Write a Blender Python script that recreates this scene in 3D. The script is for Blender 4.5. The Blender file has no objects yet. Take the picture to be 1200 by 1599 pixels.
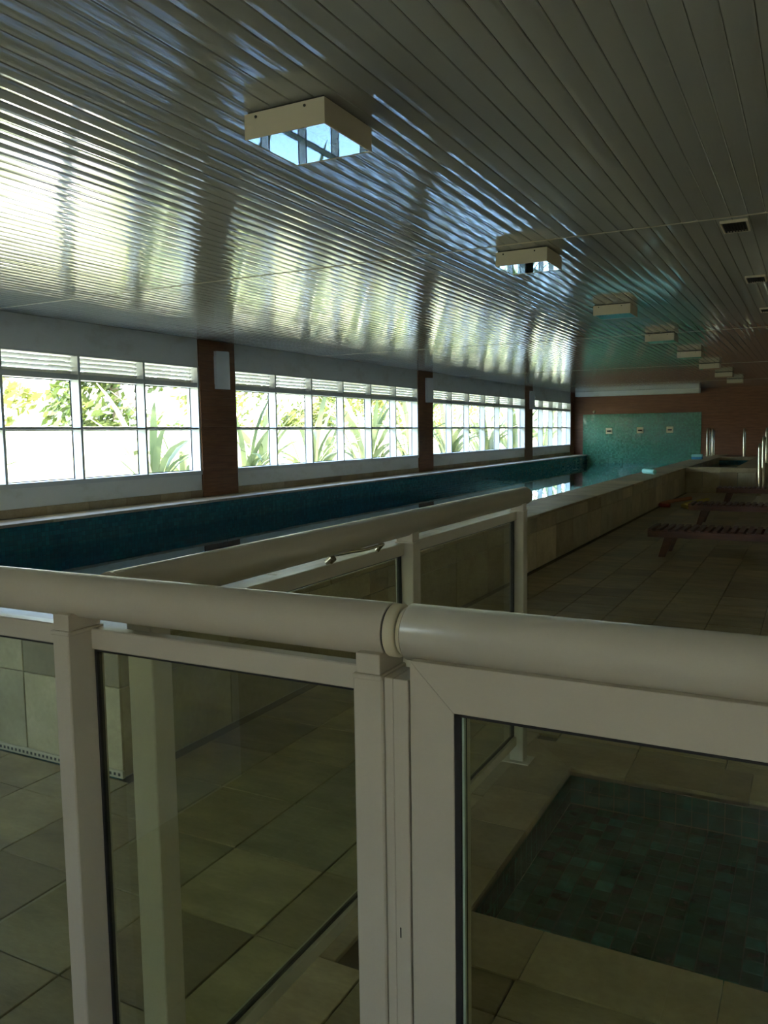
import bpy, bmesh, math, random
from mathutils import Vector, Matrix
random.seed(7)
scn = bpy.context.scene
COL = scn.collection

# ------------------------------------------------------------------ camera
EYE = 1.45
ROT = ((0.8861507, 0.03162042, -0.46231709),
       (0.46317505, -0.09132544, 0.88154894),
       (-0.01434637, -0.99531895, -0.09557389))      # world <- (right, down, forward)
cam_data = bpy.data.cameras.new('camera')
cam = bpy.data.objects.new('camera', cam_data)
COL.objects.link(cam)
cam_data.sensor_fit = 'HORIZONTAL'
cam_data.sensor_width = 36.0
cam_data.lens = 36.0 * 1279.0 / 1200.0
cam_data.clip_start = 0.05
cam_data.clip_end = 400
m = Matrix.Identity(4)
for r in range(3):
    m[r][0] = ROT[r][0]
    m[r][1] = -ROT[r][1]
    m[r][2] = -ROT[r][2]
m[0][3], m[1][3], m[2][3] = 0, 0, EYE
cam.matrix_world = m
scn.camera = cam

# ------------------------------------------------------------------ world, sun, exposure
world = bpy.data.worlds.new('sky')
scn.world = world
world.use_nodes = True
wn = world.node_tree.nodes
wl = world.node_tree.links
bgn = wn['Background']
sky = wn.new('ShaderNodeTexSky')
sky.sky_type = 'NISHITA'
sky.sun_disc = False
sky.sun_elevation = math.radians(58)
sky.sun_rotation = math.radians(150)
sky.altitude = 200
sky.air_density = 1.0
sky.dust_density = 2.5
sky.ozone_density = 1.0
wl.new(sky.outputs[0], bgn.inputs[0])
bgn.inputs[1].default_value = 0.42
sun_d = bpy.data.lights.new('sun', 'SUN')
sun_d.energy = 6.5
sun_d.angle = math.radians(0.6)
sun_d.color = (1.0, 0.94, 0.82)
sun = bpy.data.objects.new('sun', sun_d)
COL.objects.link(sun)
sun.rotation_euler = Vector((-0.42, 0.40, -0.95)).to_track_quat('-Z', 'Y').to_euler()
sun.location = (6, -6, 14)
scn.view_settings.view_transform = 'Standard'
scn.view_settings.look = 'None'
scn.view_settings.gamma = 1.0
scn.view_settings.use_curve_mapping = False
scn.view_settings.exposure = 3.2
scn.cycles.max_bounces = 14
scn.cycles.diffuse_bounces = 6
scn.cycles.glossy_bounces = 6
scn.cycles.transparent_max_bounces = 24
scn.cycles.sample_clamp_indirect = 6.0
scn.cycles.caustics_refractive = False
scn.cycles.use_denoising = True

# ------------------------------------------------------------------ helpers
def tag(o, label=None, cat=None, group=None, kind=None):
    if label: o['label'] = label
    if cat: o['category'] = cat
    if group: o['group'] = group
    if kind: o['kind'] = kind
    return o

def thing(name, label, cat, loc=(0, 0, 0), group=None, kind=None):
    o = bpy.data.objects.new(name, None)
    o.empty_display_size = 0.05
    COL.objects.link(o)
    o.location = loc
    return tag(o, label, cat, group, kind)

class MB:
    """collects shapes in world coordinates; build() links them as one mesh"""
    def __init__(self, org=(0, 0, 0)):
        self.v = []; self.f = []; self.o = Vector(org); self.sm = []
    def poly(self, verts, faces, smooth=False):
        b = len(self.v)
        self.v += [tuple(Vector(p) - self.o) for p in verts]
        self.f += [tuple(i + b for i in f) for f in faces]
        self.sm += [smooth] * len(faces)
    def box(self, a, b, bev=0.0):
        x0, x1 = sorted((a[0], b[0])); y0, y1 = sorted((a[1], b[1])); z0, z1 = sorted((a[2], b[2]))
        if bev <= 0:
            vs = [(x, y, z) for z in (z0, z1) for y in (y0, y1) for x in (x0, x1)]
            self.poly(vs, [(0, 2, 3, 1), (4, 5, 7, 6), (0, 1, 5, 4), (2, 6, 7, 3), (0, 4, 6, 2), (1, 3, 7, 5)])
        else:
            bm = bmesh.new()
            bmesh.ops.create_cube(bm, size=1)
            for v in bm.verts:
                v.co = ((x0 + x1) / 2 + v.co.x * (x1 - x0), (y0 + y1) / 2 + v.co.y * (y1 - y0), (z0 + z1) / 2 + v.co.z * (z1 - z0))
            bmesh.ops.bevel(bm, geom=bm.edges[:], offset=bev, segments=1, affect='EDGES')
            self.bm(bm)
    def bm(self, bm, smooth=False):
        bm.verts.ensure_lookup_table()
        for i, v in enumerate(bm.verts): v.index = i
        self.poly([v.co.copy() for v in bm.verts], [tuple(v.index for v in f.verts) for f in bm.faces], smooth)
        bm.free()
    def prism(self, pts, ax, d0, d1):
        """polygon pts (2D in the other two axes, in order) extruded along axis ax"""
        def mk(p, d):
            return {0: (d, p[0], p[1]), 1: (p[0], d, p[1]), 2: (p[0], p[1], d)}[ax]
        n = len(pts)
        vs = [mk(p, d0) for p in pts] + [mk(p, d1) for p in pts]
        fs = [tuple(range(n))[::-1], tuple(range(n, 2 * n))]
        fs += [(i, (i + 1) % n, n + (i + 1) % n, n + i) for i in range(n)]
        self.poly(vs, fs)
    def tube(self, pts, r, n=16, cap=True, close=False):
        pts = [Vector(p) for p in pts]
        rr = r if isinstance(r, (list, tuple)) else [r] * len(pts)
        rings = []
        prev = None
        for i, p in enumerate(pts):
            t = (pts[min(i + 1, len(pts) - 1)] - pts[max(i - 1, 0)]).normalized()
            if prev is None:
                u = Vector((0, 0, 1)) if abs(t.z) < 0.9 else Vector((1, 0, 0))
            else:
                u = prev
            u = (u - t * u.dot(t)).normalized(); prev = u
            w = t.cross(u)
            rings.append([p + (u * math.cos(a) + w * math.sin(a)) * rr[i] for a in [2 * math.pi * k / n for k in range(n)]])
        vs = [v for R in rings for v in R]
        fs = []
        for i in range(len(pts) - 1):
            for k in range(n):
                fs.append((i * n + k, i * n + (k + 1) % n, (i + 1) * n + (k + 1) % n, (i + 1) * n + k))
        self.poly(vs, fs, True)
        if cap:
            b = len(vs)
            self.poly(rings[0], [tuple(range(n))[::-1]])
            self.poly(rings[-1], [tuple(range(n))])
    def mesh(self, name):
        me = bpy.data.meshes.new(name)
        me.from_pydata(self.v, [], self.f)
        me.polygons.foreach_set('use_smooth', self.sm)
        me.update()
        bm = bmesh.new(); bm.from_mesh(me)
        bmesh.ops.recalc_face_normals(bm, faces=bm.faces[:])
        bm.to_mesh(me); bm.free()
        return me
    def build(self, name, mat, parent=None):
        return link(name, self.mesh(name), mat, parent, None if parent else tuple(self.o))

def link(name, me, mat, parent=None, loc=None):
    if mat and not me.materials: me.materials.append(mat)
    o = bpy.data.objects.new(name, me)
    COL.objects.link(o)
    if parent: o.parent = parent
    if loc is not None: o.location = loc
    return o

def bx(name, a, b, mat, parent=None, bev=0.0, org=None):
    """one box as an object; org is the parent's location"""
    mb = MB(org if org is not None else (parent.location if parent else (0, 0, 0)))
    mb.box(a, b, bev)
    return mb.build(name, mat, parent)

def struct(o):
    o['kind'] = 'structure'
    return o

_tile_cache = {}
def tile(name, x0, y0, z0, x1, y1, z1, mat, parent, bev=0.003, label=None):
    """a stone slab whose mesh is shared with slabs of the same size"""
    key = (mat.name, round(x1 - x0, 3), round(y1 - y0, 3), round(z1 - z0, 3), bev)
    if key not in _tile_cache:
        mb = MB()
        hx, hy, hz = (x1 - x0) / 2, (y1 - y0) / 2, (z1 - z0) / 2
        mb.box((-hx, -hy, -hz), (hx, hy, hz), bev)
        me = mb.mesh(name); me.materials.append(mat)
        _tile_cache[key] = me
    o = link(name, _tile_cache[key], None, parent, ((x0 + x1) / 2, (y0 + y1) / 2, (z0 + z1) / 2))
    return o

# ------------------------------------------------------------------ materials
class NT:
    def __init__(self, name):
        self.m = bpy.data.materials.new(name); self.m.use_nodes = True
        self.t = self.m.node_tree; self.n = self.t.nodes; self.l = self.t.links
        self.p = self.n['Principled BSDF']; self.out = self.n['Material Output']
    def add(self, kind, **kw):
        nd = self.n.new('ShaderNode' + kind)
        for k, v in kw.items(): setattr(nd, k, v)
        return nd
    def link(self, a, b): self.l.new(a, b)
    def set(self, **kw):
        for k, v in kw.items():
            self.p.inputs[k.replace('_', ' ')].default_value = v
    def pos(self, scale=(1, 1, 1), world=True, rnd=0.0):
        if world:
            src = self.add('NewGeometry').outputs['Position']
        else:
            src = self.add('TexCoord').outputs['Object']
        mp = self.add('Mapping'); mp.inputs['Scale'].default_value = scale
        self.link(src, mp.inputs[0])
        if rnd:
            oi = self.add('ObjectInfo'); ml = self.add('Math', operation='MULTIPLY')
            ml.inputs[1].default_value = rnd; self.link(oi.outputs['Random'], ml.inputs[0])
            cb = self.add('CombineXYZ')
            for i in range(3): self.link(ml.outputs[0], cb.inputs[i])
            self.link(cb.outputs[0], mp.inputs['Location'])
        return mp.outputs[0]
    def noise(self, vec, scale, detail=4, rough=0.55):
        nz = self.add('TexNoise'); nz.inputs['Scale'].default_value = scale
        nz.inputs['Detail'].default_value = detail; nz.inputs['Roughness'].default_value = rough
        self.link(vec, nz.inputs['Vector']); return nz
    def ramp(self, fac, stops):
        rp = self.add('ValToRGB'); el = rp.color_ramp.elements
        while len(el) < len(stops): el.new(0.5)
        for e, (p, c) in zip(el, stops): e.position = p; e.color = (*c, 1)
        self.link(fac, rp.inputs[0]); return rp.outputs[0]
    def mix(self, a, b, fac, mode='MIX'):
        mx = self.add('Mix', data_type='RGBA', blend_type=mode)
        for s, i in ((fac, 0), (a, 6), (b, 7)):
            if hasattr(s, 'links') or hasattr(s, 'is_linked'): self.link(s, mx.inputs[i])
            else: mx.inputs[i].default_value = s if i == 0 else (*s, 1)
        return mx.outputs[2]
    def bump(self, h, strength=0.3, dist=0.01):
        b = self.add('Bump'); b.inputs['Strength'].default_value = strength; b.inputs['Distance'].default_value = dist
        self.link(h, b.inputs['Height']); self.link(b.outputs[0], self.p.inputs['Normal']); return b

def plain(name, col, rough=0.5, metal=0.0, nscale=30, namt=0.08, spec=0.5):
    t = NT(name); t.set(Roughness=rough, Metallic=metal)
    t.p.inputs['Specular IOR Level'].default_value = spec
    nz = t.noise(t.pos(), nscale)
    lo = tuple(c * (1 - namt) for c in col); hi = tuple(min(1, c * (1 + namt)) for c in col)
    t.link(t.ramp(nz.outputs[0], [(0.3, lo), (0.7, hi)]), t.p.inputs['Base Color'])
    return t.m

def stone(name, dark, light, rough=0.42, rnd=True, stretch=(1, 1, 1), contrast=1.0):
    t = NT(name); t.set(Roughness=rough)
    v = t.pos(stretch, world=True, rnd=37.0 if rnd else 0)
    n1 = t.noise(v, 3.5, 5); n2 = t.noise(v, 38, 3)
    c = t.ramp(n1.outputs[0], [(0.28, dark), (0.72, light)])
    c = t.mix(c, t.ramp(n2.outputs[0], [(0.3, (0.78, 0.76, 0.72)), (0.7, (1.0, 1.0, 1.0))]), 0.7, 'MULTIPLY')
    if rnd:
        oi = t.add('ObjectInfo')
        tone = t.ramp(oi.outputs['Random'], [(0.0, (0.62, 0.56, 0.47)), (0.35, (1.0, 0.93, 0.8)), (0.7, (0.82, 0.82, 0.74)), (1.0, (1.3, 1.22, 1.06))])
        c = t.mix(c, tone, contrast, 'MULTIPLY')
    t.link(c, t.p.inputs['Base Color'])
    t.bump(n2.outputs[0], 0.25, 0.004)
    return t.m

def mosaic(name, c1, c2, grout, size, rough=0.12, axes='xz', bump=0.5, var=0.35):
    """square glass mosaic, tile colour varies from tile to tile"""
    t = NT(name); t.set(Roughness=rough)
    g = t.add('NewGeometry'); sp = t.add('SeparateXYZ'); t.link(g.outputs['Position'], sp.inputs[0])
    cb = t.add('CombineXYZ')
    for i, a in enumerate(axes): t.link(sp.outputs['xyz'.index(a)], cb.inputs[i])
    br = t.add('TexBrick'); br.offset = 0.0; br.squash = 1.0
    br.inputs['Scale'].default_value = 1.0 / size
    br.inputs['Brick Width'].default_value = 1.0; br.inputs['Row Height'].default_value = 1.0
    br.inputs['Mortar Size'].default_value = 0.05; br.inputs['Mortar Smooth'].default_value = 0.2
    br.inputs['Bias'].default_value = 0.0
    br.inputs['Color1'].default_value = (*c1, 1); br.inputs['Color2'].default_value = (*c2, 1); br.inputs['Mortar'].default_value = (*grout, 1)
    t.link(cb.outputs[0], br.inputs[0])
    sc = t.add('VectorMath', operation='SCALE'); sc.inputs['Scale'].default_value = 1.0 / size; t.link(cb.outputs[0], sc.inputs[0])
    fl = t.add('VectorMath', operation='FLOOR'); t.link(sc.outputs[0], fl.inputs[0])
    wn_ = t.add('TexWhiteNoise', noise_dimensions='3D'); t.link(fl.outputs[0], wn_.inputs[0])
    lo = 1 - var
    c = t.mix(br.outputs[0], t.ramp(wn_.outputs[0], [(0, (lo, lo, lo)), (1, (1.15, 1.15, 1.15))]), 1.0, 'MULTIPLY')
    t.link(c, t.p.inputs['Base Color'])
    # every tile sits at a slightly different tilt
    sub = t.add('VectorMath', operation='SUBTRACT'); t.link(wn_.outputs[1], sub.inputs[0]); sub.inputs[1].default_value = (0.5, 0.5, 0.5)
    ml = t.add('VectorMath', operation='SCALE'); ml.inputs['Scale'].default_value = 0.05; t.link(sub.outputs[0], ml.inputs[0])
    ad = t.add('VectorMath', operation='ADD'); t.link(g.outputs['Normal'], ad.inputs[0]); t.link(ml.outputs[0], ad.inputs[1])
    nm = t.add('VectorMath', operation='NORMALIZE'); t.link(ad.outputs[0], nm.inputs[0])
    b = t.add('Bump', invert=True); b.inputs['Strength'].default_value = bump; b.inputs['Distance'].default_value = 0.002
    t.link(br.outputs['Fac'], b.inputs['Height']); t.link(nm.outputs[0], b.inputs['Normal']); t.link(b.outputs[0], t.p.inputs['Normal'])
    return t.m

def clear(name, tint, ior=1.5, rough=0.0, bump=None, solid=False, refl=(1, 1, 1)):
    """thin pane or water skin: straight-through light plus Fresnel reflection"""
    t = NT(name); t.n.remove(t.p)
    tr = t.add('BsdfTransparent'); tr.inputs[0].default_value = (*tint, 1)
    gl = t.add('BsdfGlossy'); gl.inputs['Roughness'].default_value = rough; gl.inputs[0].default_value = (*refl, 1)
    g = t.add('NewGeometry')
    dt = t.add('VectorMath', operation='DOT_PRODUCT'); t.link(g.outputs['Normal'], dt.inputs[0]); t.link(g.outputs['Incoming'], dt.inputs[1])
    ab = t.add('Math', operation='ABSOLUTE'); t.link(dt.outputs['Value'], ab.inputs[0])
    om = t.add('Math', operation='SUBTRACT', use_clamp=True); om.inputs[0].default_value = 1.0; t.link(ab.outputs[0], om.inputs[1])
    pw = t.add('Math', operation='POWER'); pw.inputs[1].default_value = 5.0; t.link(om.outputs[0], pw.inputs[0])
    f0 = ((ior - 1) / (ior + 1)) ** 2 * (2 if solid else 1)
    sc = t.add('Math', operation='MULTIPLY_ADD'); t.link(pw.outputs[0], sc.inputs[0]); sc.inputs[1].default_value = 1 - f0; sc.inputs[2].default_value = f0
    fac = sc.outputs[0]
    if solid:       # a slab with two faces: only the face towards the viewer reflects
        bf = t.add('Math', operation='SUBTRACT'); bf.inputs[0].default_value = 1.0; t.link(g.outputs['Backfacing'], bf.inputs[1])
        m2 = t.add('Math', operation='MULTIPLY'); t.link(fac, m2.inputs[0]); t.link(bf.outputs[0], m2.inputs[1]); fac = m2.outputs[0]
    mx = t.add('MixShader')
    t.link(fac, mx.inputs[0]); t.link(tr.outputs[0], mx.inputs[1]); t.link(gl.outputs[0], mx.inputs[2])
    t.link(mx.outputs[0], t.out.inputs[0])
    if bump:
        nz = t.noise(t.pos((1, 1, 1)), bump[0], 2)
        b = t.add('Bump'); b.inputs['Strength'].default_value = bump[1]; b.inputs['Distance'].default_value = 0.01
        t.link(nz.outputs[0], b.inputs['Height']); t.link(b.outputs[0], gl.inputs['Normal'])
    return t.m

M = {}
M['rail'] = plain('white_painted_aluminium', (0.57, 0.52, 0.41), 0.27, nscale=6, namt=0.03)
M['rail_cap'] = plain('ivory_plastic', (0.70, 0.64, 0.46), 0.4, nscale=8, namt=0.03)
M['rubber'] = plain('black_rubber', (0.012, 0.012, 0.012), 0.7)
M['dark'] = plain('dark_gap', (0.02, 0.018, 0.015), 0.8)
M['frame'] = plain('white_window_aluminium', (0.70, 0.72, 0.72), 0.4, nscale=5, namt=0.03)
M['louver'] = plain('ivory_louver', (0.78, 0.76, 0.68), 0.45)
M['chrome'] = plain('polished_steel', (0.58, 0.53, 0.40), 0.16, 1.0)
M['plastic'] = plain('white_fixture_plastic', (0.52, 0.465, 0.33), 0.45, nscale=5, namt=0.03)
M['sconce'] = plain('sconce_white', (0.80, 0.82, 0.83), 0.5, nscale=5, namt=0.03)
M['lampglass'] = plain('lamp_mirror_glass', (0.70, 0.74, 0.72), 0.015, 1.0, nscale=3, namt=0.02)
M['grout'] = plain('floor_grout', (0.16, 0.13, 0.09), 0.8)
M['floor'] = stone('floor_stone', (0.265, 0.215, 0.125), (0.49, 0.41, 0.26), 0.36, stretch=(1, 2.4, 1))
M['coping'] = stone('coping_stone', (0.28, 0.225, 0.135), (0.48, 0.41, 0.27), 0.45)
M['parapet'] = stone('parapet_stone', (0.36, 0.31, 0.20), (0.55, 0.49, 0.35), 0.5)
M['edge'] = stone('poolside_stone', (0.50, 0.43, 0.34), (0.70, 0.63, 0.53), 0.45)
M['skirt'] = stone('skirting_stone', (0.36, 0.30, 0.22), (0.52, 0.45, 0.34), 0.5)
M['concrete'] = plain('concrete', (0.4, 0.37, 0.3), 0.8, nscale=4, namt=0.15)
M['teal_wall'] = mosaic('teal_mosaic_wall', (0.06, 0.25, 0.125), (0.085, 0.30, 0.165), (0.04, 0.11, 0.065), 0.05, 0.10, 'xz')
M['teal_x'] = mosaic('teal_mosaic_side', (0.016, 0.13, 0.155), (0.024, 0.17, 0.20), (0.03, 0.09, 0.10), 0.05, 0.15, 'yz')
M['teal_y'] = mosaic('teal_mosaic_end', (0.016, 0.13, 0.155), (0.024, 0.17, 0.20), (0.03, 0.09, 0.10), 0.05, 0.15, 'xz')
M['teal_floor'] = mosaic('teal_mosaic_floor', (0.016, 0.13, 0.155), (0.024, 0.17, 0.20), (0.03, 0.09, 0.10), 0.05, 0.2, 'xy')
M['water'] = clear('pool_water', (0.30, 0.72, 0.80), 1.33, 0.0, (1.3, 0.06), refl=(0.74, 0.9, 1.0))
M['kidwater'] = clear('shallow_water', (0.62, 0.86, 0.82), 1.33, 0.0, (2.5, 0.05))
M['glass'] = clear('railing_glass', (0.90, 0.93, 0.84), 1.5, solid=True)
M['pane'] = clear('window_glass', (0.93, 0.96, 0.95), 1.45)
M['glass_edge'] = plain('glass_cut_edge', (0.40, 0.52, 0.40), 0.3)

def plaster():
    t = NT('white_plaster'); t.set(Roughness=0.75)
    n1 = t.noise(t.pos((1, 1, 2)), 1.6, 6, 0.65)
    c = t.ramp(n1.outputs[0], [(0.30, (0.70, 0.69, 0.64)), (0.48, (0.83, 0.84, 0.82)), (0.7, (0.86, 0.87, 0.86))])
    t.link(c, t.p.inputs['Base Color']); t.bump(t.noise(t.pos(), 60, 3).outputs[0], 0.15, 0.003)
    return t.m
M['plaster'] = plaster()

def cladding():
    t = NT('brown_board_cladding'); t.set(Roughness=0.5)
    g = t.pos((1, 1, 1))
    sp = t.add('SeparateXYZ'); t.link(g, sp.inputs[0])
    fr = t.add('Math', operation='FRACT'); ml = t.add('Math', operation='MULTIPLY'); ml.inputs[1].default_value = 1 / 0.105
    t.link(sp.outputs[2], ml.inputs[0]); t.link(ml.outputs[0], fr.inputs[0])
    gr = t.ramp(fr.outputs[0], [(0.0, (0, 0, 0)), (0.05, (1, 1, 1)), (0.95, (1, 1, 1)), (1.0, (0, 0, 0))])
    n1 = t.noise(t.pos((1.5, 1.5, 14)), 2.2, 5)
    c = t.ramp(n1.outputs[0], [(0.25, (0.18, 0.072, 0.032)), (0.75, (0.30, 0.13, 0.06))])
    c = t.mix(c, gr, 0.35, 'MULTIPLY')
    t.link(c, t.p.inputs['Base Color']); t.bump(gr, 0.5, 0.004)
    return t.m
M['brown'] = cladding()

def wood():
    t = NT('dark_red_wood'); t.set(Roughness=0.42)
    n1 = t.noise(t.pos((3, 22, 22), world=False, rnd=19), 1.5, 5)
    t.link(t.ramp(n1.outputs[0], [(0.25, (0.07, 0.026, 0.015)), (0.75, (0.16, 0.065, 0.036))]), t.p.inputs['Base Color'])
    t.bump(n1.outputs[0], 0.1, 0.003)
    return t.m
M['wood'] = wood()

def pvc():
    t = NT('glossy_ceiling_panel'); t.set(Roughness=0.055)
    t.p.inputs['Specular IOR Level'].default_value = 0.6
    n0 = t.noise(t.pos((1, 0.3, 1)), 0.9, 3)
    t.link(t.ramp(n0.outputs[0], [(0.3, (0.38, 0.38, 0.34)), (0.7, (0.44, 0.44, 0.40))]), t.p.inputs['Base Color'])
    sp = t.add('SeparateXYZ'); t.link(t.pos(), sp.inputs[0])
    ml = t.add('Math', operation='MULTIPLY'); ml.inputs[1].default_value = 2 * math.pi / 0.01708; t.link(sp.outputs[0], ml.inputs[0])
    sn = t.add('Math', operation='SINE'); t.link(ml.outputs[0], sn.inputs[0])
    n1 = t.noise(t.pos((6, 0.5, 1)), 1.3, 2)
    ad = t.add('Math', operation='MULTIPLY_ADD'); t.link(sn.outputs[0], ad.inputs[0]); ad.inputs[1].default_value = 0.010
    t.link(n1.outputs[0], ad.inputs[2])
    t.bump(ad.outputs[0], 0.22, 0.012)
    return t.m
M['pvc'] = pvc()

def leafmat(name, a, b, trans):
    t = NT(name); t.n.remove(t.p)
    oi = t.add('ObjectInfo'); nz = t.noise(t.pos(), 1.7, 2)
    av = t.add('Math', operation='ADD'); t.link(oi.outputs['Random'], av.inputs[0]); t.link(nz.outputs[0], av.inputs[1])
    hv = t.add('Math', operation='MULTIPLY'); t.link(av.outputs[0], hv.inputs[0]); hv.inputs[1].default_value = 0.5
    c = t.ramp(hv.outputs[0], [(0.2, a), (0.8, b)])
    d = t.add('BsdfDiffuse'); tl = t.add('BsdfTranslucent'); gl = t.add('BsdfGlossy'); gl.inputs['Roughness'].default_value = 0.35
    t.link(c, d.inputs[0]); t.link(c, tl.inputs[0])
    m1 = t.add('MixShader'); m1.inputs[0].default_value = trans; t.link(d.outputs[0], m1.inputs[1]); t.link(tl.outputs[0], m1.inputs[2])
    m2 = t.add('MixShader'); m2.inputs[0].default_value = 0.06; t.link(m1.outputs[0], m2.inputs[1]); t.link(gl.outputs[0], m2.inputs[2])
    t.link(m2.outputs[0], t.out.inputs[0]); return t.m
M['blade'] = leafmat('sword_leaf', (0.07, 0.11, 0.045), (0.26, 0.29, 0.14), 0.25)
M['leaf'] = leafmat('tree_leaf', (0.06, 0.095, 0.018), (0.25, 0.25, 0.055), 0.4)
M['bark'] = plain('bark', (0.20, 0.15, 0.10), 0.9)
M['grass'] = plain('lawn', (0.24, 0.26, 0.14), 0.9, nscale=2.2, namt=0.45)
M['paving'] = plain('pale_paving', (0.72, 0.70, 0.64), 0.8, nscale=3)
M['garden_wall'] = plain('pale_garden_wall', (0.33, 0.33, 0.245), 0.8, nscale=3, namt=0.04)
M['foam_cyan'] = plain('cyan_foam', (0.35, 0.75, 0.68), 0.7)
M['foam_blue'] = plain('blue_foam', (0.06, 0.30, 0.50), 0.7)
M['foam_orange'] = plain('orange_foam', (0.55, 0.24, 0.12), 0.75)
M['foam_red'] = plain('red_foam', (0.38, 0.07, 0.04), 0.75)
M['foam_yellow'] = plain('yellow_foam', (0.55, 0.46, 0.10), 0.75)
M['beige'] = plain('beige_plate', (0.66, 0.60, 0.36), 0.5)

# ------------------------------------------------------------------ setting
XW = -7.80          # inner face of the window wall
ZC = 2.82           # ceiling
YF = 29.9           # far wall
YB = -4.5           # wall behind the camera
XR = 4.2            # right-hand wall
ZT = 0.575          # top of pool coping
XPO, XPI = -2.57, -3.15   # pool parapet, outer and inner face
YN = 2.47           # near end of the pool
XC = -7.29          # pool edge on the window side
ZWAT = 0.27

PIL = [(2.05, 2.78), (9.23, 10.04), (16.55, 17.32), (24.16, 24.88), (29.43, YF)]
BAYS = [(-4.5, 2.05, 6), (2.78, 9.23, 6), (10.04, 16.55, 6), (17.32, 24.16, 6), (24.88, 29.43, 4)]
ZS, ZH = 0.90, 2.44

w = MB()
w.box((XW - 0.22, YB, -0.4), (XW, YF, ZS))
w.box((XW - 0.22, YB, ZH), (XW, YF, ZC + 0.06))
for a, b in PIL: w.box((XW - 0.22, a, ZS), (XW, b, ZH))
wall_left = struct(w.build('wall_left', M['plaster']))
for i, (a, b) in enumerate(PIL):
    struct(bx('trim_%d' % (i + 1), (XW + 0.0005, a, ZT), (XW + 0.03, b, ZC - 0.002), M['brown'], bev=0.004))

# far wall, right wall, wall behind the camera
wall_far = struct(bx('wall_far', (XW - 0.22, YF, -0.4), (XR + 0.2, YF + 0.2, ZC + 0.06), M['brown']))
struct(bx('wall_right', (XR, YB, -0.1), (XR + 0.2, YF, ZC + 0.06), plain('cream_plaster', (0.80, 0.73, 0.60), 0.75, nscale=3, namt=0.05)))
DX0, DX1, DZ = 0.3, 1.15, 2.1       # unseen glazed door, added behind the camera to light the railing faces
wb = MB()
wb.box((XW - 0.22, YB - 0.2, -0.1), (DX0, YB, ZC + 0.06)); wb.box((DX1, YB - 0.2, -0.1), (XR + 0.2, YB, ZC + 0.06)); wb.box((DX0, YB - 0.2, DZ), (DX1, YB, ZC + 0.06))
struct(wb.build('wall_back', M['plaster']))
dr = struct(thing('added_light_door', None, None, (DX0, YB, 0)))
for k in range(1):
    xa, xb = DX0, DX1
    f_ = MB(dr.location)
    f_.box((xa, YB - 0.12, 0), (xa + 0.05, YB - 0.07, DZ)); f_.box((xb - 0.05, YB - 0.12, 0), (xb, YB - 0.07, DZ)); f_.box((xa + 0.05, YB - 0.12, 0), (xb - 0.05, YB - 0.07, 1.1)); f_.box((xa + 0.05, YB - 0.12, DZ - 0.07), (xb - 0.05, YB - 0.07, DZ))
    dl = f_.build('added_door_leaf', M['frame'], dr)
    f_ = MB(dr.location); f_.poly([(xa + 0.05, YB - 0.095, 1.1), (xb - 0.05, YB - 0.095, 1.1), (xb - 0.05, YB - 0.095, DZ - 0.07), (xa + 0.05, YB - 0.095, DZ - 0.07)], [(0, 1, 2, 3)])
    f_.build('pane', M['pane'], dr).parent = dl
struct(bx('wall_partition', (-2.3, -0.62, 0), (-2.12, 0.72, ZC - 0.002), M['plaster'], bev=0.004))
struct(bx('roof', (XW - 0.95, YB - 0.6, ZC + 0.06), (XR + 0.9, YF + 0.6, ZC + 0.26), M['concrete']))
# mosaic panel and soffit on the far wall
tp = bx('mosaic_panel', (-7.45, YF - 0.02, -0.6), (-3.41, YF - 0.0005, 2.02), M['teal_wall'], wall_far, bev=0.003, org=(0, 0, 0))
struct(bx('trim_7', (-7.64, YF - 0.42, 2.655), (-3.45, YF - 0.001, ZC - 0.004), M['plaster'], bev=0.004))

# ceiling: board behind, slats below
ceiling = struct(bx('ceiling', (XW, YB, ZC + 0.012), (XR, YF, ZC + 0.055), M['dark']))
PITCH = 0.1025
SEAMS = [YB, -0.6, 5.92, 12.45, 18.9, 25.4, YF]
slat_cache = {}
def slat_mesh(L):
    if L not in slat_cache:
        mb = MB(); hw = PITCH / 2
        prof = [(-hw + 0.0008, 0.010), (-hw + 0.0008, 0.0035), (-hw + 0.0045, 0.0002), (-hw + 0.012, 0.0), (-hw * 0.5, -0.0008), (0, -0.0011), (hw * 0.5, -0.0008),
                (hw - 0.012, 0.0), (hw - 0.0045, 0.0002), (hw - 0.0008, 0.0035), (hw - 0.0008, 0.010)]
        mb.prism(prof, 1, -L / 2, L / 2)
        slat_cache[L] = mb.mesh('ceiling_slat'); slat_cache[L].materials.append(M['pvc'])
    return slat_cache[L]
ncol = int((XR - XW) / PITCH)
rest = MB()
for s in range(len(SEAMS) - 1):
    y0, y1 = SEAMS[s] + 0.002, SEAMS[s + 1] - 0.002
    for c in range(ncol):
        xc = XW + PITCH * (c + 0.5)
        if s in (1, 2, 3) and xc < 0.05:
            link('ceiling_slat', slat_mesh(round(y1 - y0, 4)), None, ceiling, (xc, (y0 + y1) / 2, ZC))
        else:
            me = slat_mesh(round(y1 - y0, 4))
            rest.poly([Vector(v.co) + Vector((xc, (y0 + y1) / 2, ZC)) for v in me.vertices], [tuple(p.vertices) for p in me.polygons])
tag(rest.build('ceiling_slat_field', M['pvc'], ceiling), kind='stuff')

for y_ in SEAMS[1:-1]:
    bx('seam_strip', (XW + 0.001, y_ - 0.009, ZC - 0.0035), (XR - 0.001, y_ + 0.009, ZC + 0.006), M['plastic'], ceiling, 0.001, org=(0, 0, 0))
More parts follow.
